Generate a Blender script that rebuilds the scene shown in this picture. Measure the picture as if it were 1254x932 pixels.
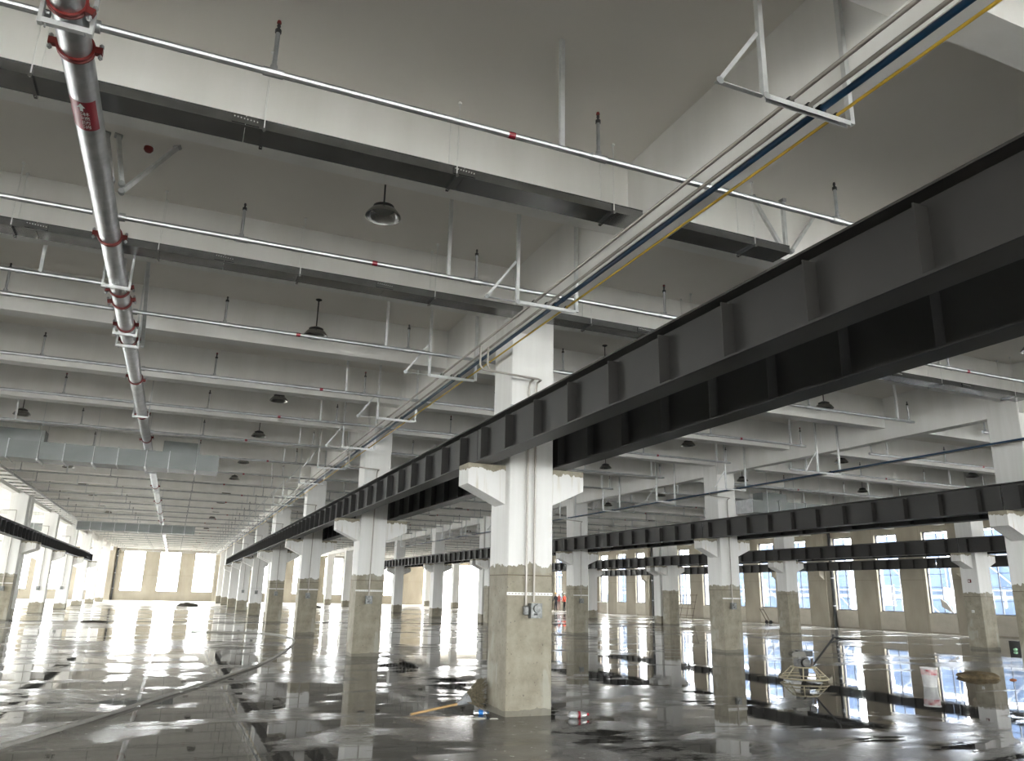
import bpy, bmesh, math, random
from mathutils import Vector, Matrix
random.seed(7)
for o in list(bpy.data.objects): bpy.data.objects.remove(o)
SC = bpy.context.scene
COL = SC.collection
PI = math.pi

# ------------------------------------------------------------------ camera
cam_d = bpy.data.cameras.new('camera'); cam = bpy.data.objects.new('camera', cam_d); COL.objects.link(cam)
yaw, pitch, roll = 0.39643, 0.27068, 0.02141
f_ = Vector((math.sin(yaw)*math.cos(pitch), math.cos(yaw)*math.cos(pitch), math.sin(pitch)))
r0 = Vector((math.cos(yaw), -math.sin(yaw), 0)); u0 = r0.cross(f_)
r_ = math.cos(roll)*r0 + math.sin(roll)*u0; u_ = -math.sin(roll)*r0 + math.cos(roll)*u0
cam.matrix_world = Matrix(((r_.x, u_.x, -f_.x, 0), (r_.y, u_.y, -f_.y, 0), (r_.z, u_.z, -f_.z, 1.6), (0, 0, 0, 1)))
cam_d.sensor_fit = 'HORIZONTAL'; cam_d.sensor_width = 36.0; cam_d.lens = 941.96/1254*36.0
cam_d.clip_start = 0.05; cam_d.clip_end = 400
SC.camera = cam

# ------------------------------------------------------------------ world: bright overcast sky
w = bpy.data.worlds.new('overcast'); SC.world = w; w.use_nodes = True
bg = w.node_tree.nodes['Background']
bg.inputs['Color'].default_value = (1.0, 0.99, 0.965, 1); bg.inputs['Strength'].default_value = 6.0
SC.view_settings.view_transform = 'Standard'; SC.view_settings.look = 'None'
SC.view_settings.gamma = 1.0; SC.view_settings.use_curve_mapping = False
SC.view_settings.exposure = 2.5

# ------------------------------------------------------------------ layout numbers (metres)
Y0, DY = 10.316, 10.04
CW = 0.70
XL = {0: -7.155, 1: 4.314, 2: 15.80, 3: 27.44}     # left faces of the column rows
XC = {k: v+CW/2 for k, v in XL.items()}; XC[4] = 38.9; XC[-2] = -18.3
ZS, ZM, ZB = 6.53, 5.48, 5.775                                     # slab, main beam and secondary beam undersides
XW, XWL = 38.9, -18.3                                             # side walls
YF, YB = 101.4, -10.2                                             # end walls
WIN_FAR = [3.14 + 3.843*i for i in range(-5, 7)]
WIN_LEFT = [-7.6 + 3.347*i for i in range(32)]
def wl_half(y): return 0.30 if y < 24 else 1.25  # unseen left windows: narrow near, wide deeper in, shaped to steer the daylight
BH = 0.95                                                        # half width of the unseen windows behind, shaped to balance the light
WIN_RIGHT = [31.2 - 3.347*i for i in range(12, 0, -1)] + [31.2, 34.55, 37.95, 41.9, 45.05] + [48.4 + 3.347*i for i in range(16)]

def portal(x, y, z, sx, sz, rot):
    l = bpy.data.lights.new('window_daylight', 'AREA'); l.shape = 'RECTANGLE'; l.size = sx; l.size_y = sz
    l.cycles.is_portal = True
    o = bpy.data.objects.new('window_daylight', l); COL.objects.link(o); o.location = (x, y, z); o.rotation_euler = rot
for x in WIN_FAR:
    portal(x, YF+0.02, 3.3, 2.3, 4.5, (-PI/2, 0, 0)); portal(x, YB-0.02, 3.3, 2*BH, 4.5, (PI/2, 0, 0))
portal(34.3, YF+0.02, 2.6, 7.6, 5.2, (-PI/2, 0, 0))
for y in WIN_RIGHT:
    portal(XW+0.02, y, 3.3, 4.5, 1.66, (0, PI/2, 0))
for y in WIN_LEFT: portal(XWL-0.02, y, 3.3, 4.5, 2*wl_half(y), (0, -PI/2, 0))

# ------------------------------------------------------------------ mesh helpers
class MB:
    def __init__(s): s.v = []; s.f = []; s.mi = []; s.m = 0
    def face(s, idx): s.f.append(idx); s.mi.append(s.m)
    def box(s, x0, x1, y0, y1, z0, z1):
        n = len(s.v)
        s.v += [(x0,y0,z0),(x1,y0,z0),(x1,y1,z0),(x0,y1,z0),(x0,y0,z1),(x1,y0,z1),(x1,y1,z1),(x0,y1,z1)]
        for q in ((0,3,2,1),(4,5,6,7),(0,1,5,4),(1,2,6,5),(2,3,7,6),(3,0,4,7)): s.face([n+i for i in q])
        return s
    def prism(s, poly, axis, a, b):
        """poly: list of 2-D points in the plane normal to axis, extruded from a to b"""
        n = len(s.v); k = len(poly)
        def p3(p, t): return {'x': (t,p[0],p[1]), 'y': (p[0],t,p[1]), 'z': (p[0],p[1],t)}[axis]
        s.v += [p3(p, a) for p in poly] + [p3(p, b) for p in poly]
        s.face([n+i for i in range(k)][::-1]); s.face([n+k+i for i in range(k)])
        for i in range(k):
            j = (i+1) % k; s.face([n+i, n+j, n+k+j, n+k+i])
        return s
    def bar(s, a, b, wx, wy=None, up=(0,0,1)):
        """rectangular bar from a to b"""
        wy = wy or wx
        a = Vector(a); b = Vector(b); d = (b-a).normalized(); u = Vector(up)
        if abs(d.dot(u)) > 0.97: u = Vector((1,0,0))
        p = d.cross(u).normalized(); q = p.cross(d).normalized()
        n = len(s.v)
        for c in (a, b):
            for i, j in ((-1,-1),(1,-1),(1,1),(-1,1)): s.v.append(tuple(c + p*(i*wx/2) + q*(j*wy/2)))
        for q_ in ((0,3,2,1),(4,5,6,7),(0,1,5,4),(1,2,6,5),(2,3,7,6),(3,0,4,7)): s.face([n+i for i in q_])
        return s
    def tube(s, pts, r, n=10, caps=True):
        pts = [Vector(p) for p in pts]; rings = []
        prev = None
        for i, p in enumerate(pts):
            d = (pts[min(i+1, len(pts)-1)] - pts[max(i-1, 0)]).normalized()
            if prev is None:
                u = Vector((0,0,1)) if abs(d.z) < 0.9 else Vector((1,0,0))
                a = d.cross(u).normalized()
            else:
                a = (prev - d*prev.dot(d)).normalized()
            prev = a; b = d.cross(a)
            rr = r[i] if isinstance(r, (list, tuple)) else r
            k = len(s.v); rings.append(k)
            for j in range(n):
                t = 2*PI*j/n; s.v.append(tuple(p + a*(rr*math.cos(t)) + b*(rr*math.sin(t))))
        for q in range(len(rings)-1):
            for j in range(n):
                j2 = (j+1) % n; s.face([rings[q]+j, rings[q]+j2, rings[q+1]+j2, rings[q+1]+j])
        if caps:
            s.face([rings[0]+j for j in range(n)][::-1]); s.face([rings[-1]+j for j in range(n)])
        return s
    def lathe(s, prof, n=20, c=(0,0,0), axis='z'):
        k0 = len(s.v)
        for r, h in prof:
            for j in range(n):
                t = 2*PI*j/n; x, y = r*math.cos(t), r*math.sin(t)
                p = {'z': (x,y,h), 'x': (h,x,y), 'y': (x,h,y)}[axis]
                s.v.append((p[0]+c[0], p[1]+c[1], p[2]+c[2]))
        for q in range(len(prof)-1):
            for j in range(n):
                j2 = (j+1) % n; a = k0+q*n; s.face([a+j, a+j2, a+n+j2, a+n+j])
        if prof[0][0] > 1e-6: s.face([k0+j for j in range(n)][::-1])
        if prof[-1][0] > 1e-6: s.face([k0+(len(prof)-1)*n+j for j in range(n)])
        return s
    def mesh(s, name, mat, smooth=False):
        me = bpy.data.meshes.new(name); me.from_pydata(s.v, [], s.f)
        for m in (mat if isinstance(mat, (list, tuple)) else [mat]): me.materials.append(m)
        if any(s.mi): me.polygons.foreach_set('material_index', s.mi)
        bm = bmesh.new(); bm.from_mesh(me); bmesh.ops.recalc_face_normals(bm, faces=bm.faces); bm.to_mesh(me); bm.free()
        if smooth:
            me.polygons.foreach_set('use_smooth', [True]*len(me.polygons))
            try: me.set_sharp_from_angle(angle=math.radians(35))
            except Exception: pass
        me.update(); return me
    def build(s, name, mat, parent=None, loc=(0,0,0), smooth=False, rot=(0,0,0)):
        return put(name, s.mesh(name, mat, smooth), parent, loc, rot)
def put(name, me, parent=None, loc=(0,0,0), rot=(0,0,0)):
    o = bpy.data.objects.new(name, me); COL.objects.link(o); o.location = loc; o.rotation_euler = rot
    if parent: o.parent = parent
    return o
def tag(o, label, cat, group=None):
    o['label'] = label; o['category'] = cat
    if group: o['group'] = group
    return o
def thing(name, label, cat, loc=(0,0,0), group=None, rot=(0,0,0)):
    o = bpy.data.objects.new(name, None); COL.objects.link(o); o.location = loc; o.rotation_euler = rot
    o.empty_display_size = 0.1
    return tag(o, label, cat, group)
def struct(o): o['kind'] = 'structure'; return o
CACHE = {}
def shared(key, fn):
    if key not in CACHE: CACHE[key] = fn()
    return CACHE[key]

# ------------------------------------------------------------------ materials
def nt(m): return m.node_tree.nodes, m.node_tree.links
def base_mat(name, col, rough=0.6, metal=0.0):
    m = bpy.data.materials.new(name); m.use_nodes = True
    p = m.node_tree.nodes['Principled BSDF']
    p.inputs['Base Color'].default_value = (*col, 1); p.inputs['Roughness'].default_value = rough; p.inputs['Metallic'].default_value = metal
    return m
def coords(m, kind='Object', scale=(1,1,1)):
    N, L = nt(m); tc = N.new('ShaderNodeTexCoord'); mp = N.new('ShaderNodeMapping'); mp.inputs['Scale'].default_value = scale
    L.new(tc.outputs[kind], mp.inputs['Vector']); return mp.outputs['Vector']
def noise(m, vec, scale, detail=4, rough=0.55, dist=0.0):
    N, L = nt(m); n = N.new('ShaderNodeTexNoise'); n.inputs['Scale'].default_value = scale; n.inputs['Detail'].default_value = detail
    n.inputs['Roughness'].default_value = rough; n.inputs['Distortion'].default_value = dist
    L.new(vec, n.inputs['Vector']); return n.outputs['Fac']
def ramp(m, fac, stops):
    N, L = nt(m); r = N.new('ShaderNodeValToRGB'); e = r.color_ramp.elements
    while len(e) < len(stops): e.new(0.5)
    for i, (p, c) in enumerate(stops):
        e[i].position = p; e[i].color = (*c, 1) if isinstance(c, tuple) else (c, c, c, 1)
    L.new(fac, r.inputs['Fac']); return r.outputs['Color']
def mathn(m, op, a, b=None):
    N, L = nt(m); n = N.new('ShaderNodeMath'); n.operation = op
    for i, x in enumerate((a, b)):
        if x is None: continue
        if isinstance(x, (int, float)): n.inputs[i].default_value = x
        else: L.new(x, n.inputs[i])
    return n.outputs[0]
def mixc(m, fac, a, b):
    N, L = nt(m); n = N.new('ShaderNodeMix'); n.data_type = 'RGBA'
    for i, x in ((0, fac), (6, a), (7, b)):
        if isinstance(x, (int, float)): n.inputs[i].default_value = x
        elif isinstance(x, tuple): n.inputs[i].default_value = (*x, 1)
        else: L.new(x, n.inputs[i])
    return n.outputs[2]
def bump(m, h, strength=0.2, dist=0.02):
    N, L = nt(m); b = N.new('ShaderNodeBump'); b.inputs['Strength'].default_value = strength; b.inputs['Distance'].default_value = dist
    L.new(h, b.inputs['Height']); L.new(b.outputs['Normal'], N['Principled BSDF'].inputs['Normal'])
def setc(m, sock, out): m.node_tree.links.new(out, m.node_tree.nodes['Principled BSDF'].inputs[sock])
def mottled(name, c1, c2, scale=3, rough=0.6, metal=0.0, vec=(1,1,1), kind='Object', bmp=0.0, bscale=30):
    m = base_mat(name, c1, rough, metal); v = coords(m, kind, vec)
    setc(m, 'Base Color', ramp(m, noise(m, v, scale, 5), [(0.32, c1), (0.68, c2)]))
    if bmp: bump(m, noise(m, coords(m, kind), bscale, 6), bmp, 0.01)
    return m

M = {}
M['beam'] = mottled('white_painted_concrete_beam', (0.82,0.81,0.78), (0.90,0.89,0.87), 1.3, 0.75, vec=(1.6,1.6,0.25), kind='Object', bmp=0.05)
M['slab'] = mottled('white_painted_concrete_slab', (0.80,0.77,0.72), (0.86,0.83,0.78), 0.35, 0.8, bmp=0.04)
def column_mat():
    m = base_mat('white_paint_over_bare_concrete', (0.8,0.8,0.78), 0.7); N, L = nt(m)
    v = coords(m); at = N.new('ShaderNodeAttribute'); at.attribute_type = 'OBJECT'; at.attribute_name = 'bare_height'
    sep = N.new('ShaderNodeSeparateXYZ'); L.new(v, sep.inputs[0])
    edge = mathn(m, 'ADD', at.outputs['Fac'], mathn(m, 'MULTIPLY', mathn(m, 'SUBTRACT', noise(m, coords(m, scale=(1,1,0)), 4.2, 5, 0.62), 0.5), 0.42))
    mask = mathn(m, 'LESS_THAN', sep.outputs[2], edge)
    conc = ramp(m, noise(m, v, 3.5, 7, 0.65), [(0.28,(0.205,0.182,0.135)),(0.5,(0.30,0.27,0.205)),(0.72,(0.37,0.34,0.265))])
    pits = ramp(m, noise(m, coords(m, scale=(1,1,0.6)), 28, 3), [(0.30,0.35),(0.36,1.0)])
    mm = N.new('ShaderNodeMix'); mm.data_type = 'RGBA'; mm.blend_type = 'MULTIPLY'; mm.inputs[0].default_value = 1
    L.new(conc, mm.inputs[6]); L.new(pits, mm.inputs[7])
    # patches of old plaster smeared on the bare part
    smear = ramp(m, noise(m, coords(m, scale=(1,1,0.5)), 2.6, 3, 0.5, 0.6), [(0.60,0.0),(0.66,0.6)])
    conc2 = mixc(m, smear, mm.outputs[2], (0.40,0.385,0.33))
    # formwork joint line
    jl = mathn(m, 'LESS_THAN', mathn(m, 'ABSOLUTE', mathn(m, 'SUBTRACT', sep.outputs[2], 1.86)), 0.008)
    conc3 = mixc(m, jl, conc2, (0.16,0.13,0.09))
    stain = mathn(m, 'LESS_THAN', sep.outputs[2], mathn(m, 'ADD', 0.0, mathn(m, 'MULTIPLY', noise(m, coords(m, scale=(1,1,0)), 3.0, 4), 0.16)))
    conc3 = mixc(m, mathn(m, 'MULTIPLY', stain, 0.6), conc3, (0.12,0.11,0.09))
    paint = ramp(m, noise(m, coords(m, scale=(3,3,0.25)), 2, 4), [(0.3,(0.76,0.75,0.72)),(0.7,(0.84,0.83,0.81))])
    setc(m, 'Base Color', mixc(m, mask, paint, conc3))
    bump(m, mathn(m, 'ADD', mathn(m, 'MULTIPLY', mask, -0.25), mathn(m, 'MULTIPLY', noise(m, v, 30, 5), 0.25)), 0.35, 0.012)
    return m
M['column'] = column_mat()
def corbel_mat():
    m = base_mat('white_paint_corbel_chipped', (0.8,0.8,0.78), 0.7); N, L = nt(m); v = coords(m)
    sep = N.new('ShaderNodeSeparateXYZ'); L.new(v, sep.inputs[0])
    edge = mathn(m, 'SUBTRACT', 0.055, mathn(m, 'MULTIPLY', noise(m, coords(m, scale=(1,1,0)), 5.5, 4, 0.6), 0.26))
    mask = mathn(m, 'GREATER_THAN', sep.outputs[2], edge)
    drip = ramp(m, noise(m, coords(m, scale=(7,7,0.4)), 3, 4), [(0.55,(0.82,0.81,0.79)),(0.75,(0.66,0.62,0.54))])
    conc = ramp(m, noise(m, v, 12, 5), [(0.3,(0.27,0.24,0.18)),(0.7,(0.40,0.36,0.27))])
    setc(m, 'Base Color', mixc(m, mask, drip, conc)); return m
M['corbel'] = corbel_mat()
M['wall'] = mottled('bare_concrete_wall', (0.29,0.262,0.21), (0.38,0.345,0.28), 0.9, 0.85, vec=(1,1,0.5), bmp=0.15, bscale=14)
M['sill_render'] = mottled('rendered_panel', (0.41,0.38,0.32), (0.48,0.445,0.38), 2.2, 0.85, bmp=0.1)
M['girder'] = mottled('dark_grey_girder_paint', (0.026,0.0245,0.0225), (0.034,0.032,0.0295), 2.0, 0.5)
M['girder_old'] = mottled('black_girder_paint', (0.018,0.0178,0.0175), (0.025,0.0245,0.024), 2.0, 0.5)
M['galv'] = mottled('galvanised_steel', (0.40,0.41,0.42), (0.54,0.55,0.56), 7, 0.40, 0.9, bmp=0.02)
M['tray'] = mottled('galvanised_tray_steel', (0.25,0.252,0.255), (0.34,0.342,0.345), 3, 0.26, 0.95)
M['strut'] = mottled('pale_zinc_strut', (0.62,0.63,0.63), (0.74,0.75,0.75), 9, 0.45, 0.6)
M['duct'] = mottled('sheet_metal_duct', (0.17,0.182,0.178), (0.23,0.242,0.238), 1.2, 0.42, 0.6)
M['whitemetal'] = base_mat('white_metal', (0.82,0.82,0.80), 0.5)
M['conduit'] = mottled('grey_steel_conduit', (0.34,0.31,0.28), (0.42,0.39,0.35), 4, 0.42, 0.5)
M['blue'] = base_mat('blue_painted_pipe', (0.006,0.045,0.105), 0.4)
M['yellow'] = base_mat('yellow_painted_pipe', (0.62,0.42,0.05), 0.45)
M['red'] = base_mat('red_paint', (0.17,0.017,0.014), 0.45)
M['redsticker'] = base_mat('red_sticker', (0.24,0.007,0.02), 0.4)
M['black'] = base_mat('black_plastic', (0.02,0.02,0.02), 0.45)
M['lampdark'] = base_mat('dark_lamp_housing', (0.03,0.03,0.03), 0.4)
M['reflector'] = base_mat('aluminium_reflector', (0.35,0.35,0.34), 0.22, 0.9)
M['lens'] = base_mat('lamp_lens', (0.22,0.22,0.21), 0.25)
M['white'] = base_mat('white_plastic', (0.85,0.85,0.83), 0.5)
M['wood'] = mottled('pale_wood', (0.48,0.30,0.13), (0.58,0.38,0.18), 8, 0.6, vec=(1,1,1))
M['frame'] = base_mat('window_frame_metal', (0.10,0.11,0.14), 0.5)
def glass_mat():
    m = bpy.data.materials.new('window_glass'); m.use_nodes = True; N, L = nt(m); N.clear()
    o = N.new('ShaderNodeOutputMaterial'); t = N.new('ShaderNodeBsdfTransparent'); g = N.new('ShaderNodeBsdfGlossy'); x = N.new('ShaderNodeMixShader')
    g.inputs['Roughness'].default_value = 0.02; x.inputs[0].default_value = 0.06; t.inputs[0].default_value = (0.95,0.97,0.98,1)
    L.new(t.outputs[0], x.inputs[1]); L.new(g.outputs[0], x.inputs[2]); L.new(x.outputs[0], o.inputs[0]); return m
M['glass'] = glass_mat()
def floor_mat():
    m = base_mat('wet_concrete_floor', (0.1,0.1,0.09), 0.1); N, L = nt(m)
    p = N['Principled BSDF']; p.inputs['IOR'].default_value = 1.38
    v = coords(m); vs = coords(m, scale=(0.55, 1.0, 1.0))
    big = noise(m, vs, 0.22, 3, 0.5, 0.5)
    sep0 = N.new('ShaderNodeSeparateXYZ'); L.new(v, sep0.inputs[0])
    side = ramp(m, mathn(m, 'ADD', mathn(m, 'MULTIPLY', sep0.outputs[0], 0.05), 0.3), [(0.3,0.0),(0.75,1.0)])    # more water lies toward the window side
    side = mathn(m, 'MULTIPLY', side, ramp(m, mathn(m, 'MULTIPLY', sep0.outputs[1], 0.02), [(0.36,1.0),(0.66,0.15)]))  # darkening fades deeper in so the floor bounces more light up
    pud = mathn(m, 'ADD', mathn(m, 'ADD', mathn(m, 'MULTIPLY', noise(m, vs, 0.8, 7, 0.62, 0.5), 0.6), mathn(m, 'MULTIPLY', big, 0.4)), mathn(m, 'MULTIPLY', side, 0.035))
    wet = ramp(m, pud, [(0.455,0.0),(0.505,1.0)])               # standing water
    fine = noise(m, v, 9.0, 6, 0.6)
    damp = ramp(m, noise(m, vs, 1.1, 6, 0.6, 0.4), [(0.35,(0.15,0.143,0.13)),(0.65,(0.29,0.277,0.25))])
    col = mixc(m, wet, mixc(m, mathn(m, 'MULTIPLY', side, 0.75), damp, (0.075,0.072,0.067)), mixc(m, side, (0.14,0.133,0.12), (0.05,0.048,0.045)))
    sep = N.new('ShaderNodeSeparateXYZ'); L.new(v, sep.inputs[0])
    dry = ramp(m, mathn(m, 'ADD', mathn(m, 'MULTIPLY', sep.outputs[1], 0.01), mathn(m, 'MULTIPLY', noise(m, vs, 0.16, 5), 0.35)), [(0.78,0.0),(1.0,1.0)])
    pale = ramp(m, mathn(m, 'MULTIPLY', sep.outputs[1], 0.01), [(0.18,0.0),(0.42,0.95)])     # slab colour raised deeper in to bounce light onto the far ceiling
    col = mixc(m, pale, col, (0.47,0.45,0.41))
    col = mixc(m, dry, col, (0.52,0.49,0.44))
    setc(m, 'Base Color', col)
    r1 = mathn(m, 'ADD', 0.13, mathn(m, 'MULTIPLY', fine, 0.22))
    mr = N.new('ShaderNodeMix'); L.new(wet, mr.inputs[0]); L.new(r1, mr.inputs[2]); mr.inputs[3].default_value = 0.02
    mr2 = N.new('ShaderNodeMix'); L.new(mathn(m, 'MULTIPLY', dry, 0.8), mr2.inputs[0]); L.new(mr.outputs[0], mr2.inputs[2]); mr2.inputs[3].default_value = 0.5
    setc(m, 'Roughness', mr2.outputs[0])
    notwet = mathn(m, 'SUBTRACT', 1.0, wet)
    h = mathn(m, 'ADD', mathn(m, 'MULTIPLY', mathn(m, 'MULTIPLY', noise(m, v, 14, 6, 0.65), notwet), 1.2), mathn(m, 'MULTIPLY', noise(m, coords(m, scale=(0.5,1,1)), 1.6, 5), 0.34))
    bump(m, h, 0.16, 0.014)
    return m
M['floor'] = floor_mat()
M['joint'] = base_mat('black_joint_filler', (0.012,0.012,0.012), 0.5)
M['net'] = mottled('blue_safety_net', (0.030,0.055,0.115), (0.055,0.085,0.14), 0.5, 0.8)
M['extwall'] = mottled('pale_outside_wall', (0.10,0.105,0.115), (0.15,0.155,0.165), 0.4, 0.9)

# ------------------------------------------------------------------ floor, ceiling, beams
fl = struct(MB().box(XWL-0.3, XW+0.3, YB-0.3, YF+0.3, -0.25, 0).build('floor', M['floor']))
mb = MB()
pts = [XWL + i*0.8 for i in range(int((XW-XWL)/0.8)+1)]
for a, b in zip(pts[:-1], pts[1:]):
    mb.box(a, b, 41.19+random.uniform(-0.03,0.03), 41.30+random.uniform(-0.02,0.10), 0.0, 0.012)
mb.build('expansion_joint', M['joint'], fl)
ce = struct(MB().box(XWL-0.3, XW+0.3, YB-0.3, YF+0.3, ZS, ZS+0.18).build('ceiling', M['slab']))
ks = list(range(-2, 10))
rows = [0, 1, 2, 3]
def colY(k): return Y0 + DY*k
for r in rows:
    for k in range(-2, 9):
        ya = colY(k)+CW if k != 3 else 42.06
        L_ = colY(k+1) - ya
        me = shared(('mainbeam', round(L_, 2)), lambda: MB().box(-0.314, -0.054, 0, L_, ZM, ZS).mesh('main_beam', M['beam']))
        put('main_beam', me, ce, (XC[r], ya, 0))
def sec_beam(y, x0, x1):
    Lx = x1-x0
    me = shared(('secbeam', round(Lx, 2)), lambda: MB().box(0, Lx, 0, 0.33, ZB, ZS).mesh('secondary_beam', M['beam']))
    put('secondary_beam', me, ce, (x0, y, 0))
BEAMS = []
for i in range(-6, 28):
    y = 10.33 + 3.347*i if i != -2 else 3.0; BEAMS.append(y)
    ha, hb = (0.35, 0.35) if i % 3 == 0 else (-0.054, 0.314)
    xs = [XWL, XC[0], XC[1], XC[2], XC[3], XW]
    for a in range(5):
        x0 = xs[a] + (0 if a == 0 else ha); x1 = xs[a+1] - (0 if a == 4 else hb)
        sec_beam(y, x0, x1)
        if i == 9: sec_beam(41.54, x0, x1)

# ------------------------------------------------------------------ walls and windows
def end_wall(name, y0, y1, gate):
    mb = MB(); inner = y0 if y0 > 0 else y1
    xs = [XWL-0.3]; wins = [x for x in WIN_FAR if not (gate and x > 28)]
    edges = []
    hw = 1.15 if gate else BH
    for x in wins: edges.append((x-hw, x+hw, 1.03, 5.55))
    if gate: edges.append((30.4, 38.2, 0.0, 5.2))
    cur = XWL-0.3
    for a, b, s, h in edges:
        mb.box(cur, a, y0, y1, 0, ZS); mb.box(a, b, y0, y1, h, ZS)
        if s > 0: mb.box(a, b, y0+0.06, y1-0.06, 0, s)
        cur = b
    mb.box(cur, XW+0.3, y0, y1, 0, ZS)
    return struct(mb.build(name, M['wall'])), wins
wf, winsF = end_wall('wall_far', YF, YF+0.35, True)
wb, winsB = end_wall('wall_back', YB-0.35, YB, False)
def side_wall(name, x0, x1, wins, hf):
    mb = MB(); cur = YB
    for y in wins:
        a, b = y-hf(y), y+hf(y)
        if a < YB+0.1: continue
        if b > YF-0.1: break
        mb.box(x0, x1, cur, a, 0, ZS); mb.box(x0, x1, a, b, 5.5, ZS); mb.box(x0+0.05, x1-0.05, a, b, 0, 1.05); cur = b
    mb.box(x0, x1, cur, YF, 0, ZS)
    return struct(mb.build(name, M['wall']))
def pour_lines(m):
    N, L = nt(m); p = N['Principled BSDF']; src = p.inputs['Base Color'].links[0].from_socket
    g = N.new('ShaderNodeNewGeometry'); sep = N.new('ShaderNodeSeparateXYZ'); L.new(g.outputs['Position'], sep.inputs[0])
    d1 = mathn(m, 'LESS_THAN', mathn(m, 'ABSOLUTE', mathn(m, 'SUBTRACT', sep.outputs[2], 2.85)), 0.012)
    d2 = mathn(m, 'LESS_THAN', mathn(m, 'ABSOLUTE', mathn(m, 'SUBTRACT', mathn(m, 'FRACT', mathn(m, 'MULTIPLY', sep.outputs[1], 0.29877)), 0.62)), 0.004)
    setc(m, 'Base Color', mixc(m, mathn(m, 'MULTIPLY', mathn(m, 'MAXIMUM', d1, d2), 0.55), src, (0.15,0.125,0.09)))
pour_lines(M['wall'])
wr = side_wall('wall_right', XW, XW+0.35, WIN_RIGHT, lambda y: 0.83); wl = side_wall('wall_left', XWL-0.35, XWL, WIN_LEFT, wl_half)
wn = [0]
def window(axis, c, plane, w_, z0, z1, cols, rws, detail=True):
    """axis: 'x' window runs along X (end walls), 'y' along Y (side walls)"""
    wn[0] += 1
    key = (axis, w_, z0, z1, cols, tuple(rws), detail)
    H = w_/2
    def bx(mb, a, b, d0, d1, za, zb):
        return mb.box(a, b, d0, d1, za, zb) if axis == 'x' else mb.box(d0, d1, a, b, za, zb)
    def fr():
        mb = MB()
        bx(mb, -H, -H+0.06, -0.04, 0.04, z0, z1); bx(mb, H-0.06, H, -0.04, 0.04, z0, z1)
        bx(mb, -H+0.06, H-0.06, -0.04, 0.04, z0, z0+0.06); bx(mb, -H+0.06, H-0.06, -0.04, 0.04, z1-0.06, z1)
        return mb.mesh('frame', M['frame'])
    loc = (c, plane, 0) if axis == 'x' else (plane, c, 0)
    o = struct(put('window_%d' % wn[0], shared(key+('f',), fr), None, loc))
    zz = [z0+0.06] + list(rws) + [z1-0.06]; xx = [-H+0.06 + (2*H-0.12)*i/cols for i in range(cols+1)]
    for i in range(1, len(zz)-1):
        t = 0.05 if i == len(zz)-3 else 0.025
        put('transom', shared(key+('t', i), lambda: bx(MB(), -H+0.06, H-0.06, -0.03, 0.03, zz[i]-t/2, zz[i]+t/2).mesh('transom', M['frame'])), o)
    for i in range(1, cols):
        put('mullion', shared(key+('m', i), lambda: bx(MB(), xx[i]-0.018, xx[i]+0.018, -0.028, 0.028, z0+0.06, z1-0.06).mesh('mullion', M['frame'])), o)
    if detail:
        for i in range(len(zz)-1):
            for j in range(cols):
                put('pane', shared(key+('p', i, j), lambda: bx(MB(), xx[j]+0.01, xx[j+1]-0.01, -0.003, 0.003, zz[i]+0.01, zz[i+1]-0.01).mesh('pane', M['glass'])), o)
    else:
        put('pane', shared(key+('p',), lambda: bx(MB(), xx[0], xx[-1], -0.003, 0.003, zz[0], zz[-1]).mesh('pane', M['glass'])), o)
    return o
for x in winsF: window('x', x, YF+0.2, 2.3, 1.03, 5.55, 2, (2.9, 3.2, 4.6))
for x in winsB: window('x', x, YB-0.2, 2*BH, 1.03, 5.55, 2, (2.9, 3.2, 4.6), False)
for y in WIN_RIGHT:
    if y-0.83 < YB+0.1 or y+0.83 > YF-0.1: continue
    window('y', y, XW+0.2, 1.66, 1.05, 5.5, 2, (1.75, 2.45, 3.15, 3.5, 4.5), y > 20)
for y in WIN_LEFT:
    if y-wl_half(y) > YB+0.1 and y+wl_half(y) < YF-0.1: window('y', y, XWL-0.2, 2*wl_half(y), 1.05, 5.5, 2, (2.45, 3.15, 4.5), False)
def rpan(): return MB().prism([(-0.86,0.06),(0.86,0.06),(0.86,0.95),(0.80,1.02),(-0.80,1.02),(-0.86,0.95)], 'x', -0.02, 0.06).mesh('render_panel', M['sill_render'])
for y in WIN_RIGHT:
    if 20 < y < YF-1: put('render_panel', shared('rpan', rpan), wr, (XW, y, 0))
# wall pilasters with corbels and rain pipes
def pil_mesh(): return MB().box(-0.42, 0, -0.3, 0.3, 0, ZS).mesh('pilaster', M['wall'])
def pilcorb_mesh(): return MB().prism([(-0.42,2.86),(-0.42,3.43),(-0.86,3.43),(-0.86,3.14)], 'y', -0.2, 0.2).mesh('corbel', M['wall'])
for y in [29.25, 39.35, 43.35, 50.0, 60.1, 70.1, 80.1, 90.2]:
    put('pilaster', shared('pil', pil_mesh), wr, (XW, y, 0))
    if y < 75: put('corbel', shared('pilc', pilcorb_mesh), wr, (XW, y, 0))
def pilf_mesh(): return MB().box(-0.35, 0.35, -0.4, 0, 0, ZS).mesh('pilaster', M['wall'])
for r in (0, 1, 2, 3): put('pilaster', shared('pilf', pilf_mesh), wf, (XC[r]+0.05 if r != 0 else XC[r]-0.1, YF, 0))
def rain_mesh(): return MB().tube([(0,0,0.0),(0,0,6.5)], 0.09, 10).mesh('rain_pipe', M['lampdark'], True)
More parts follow.
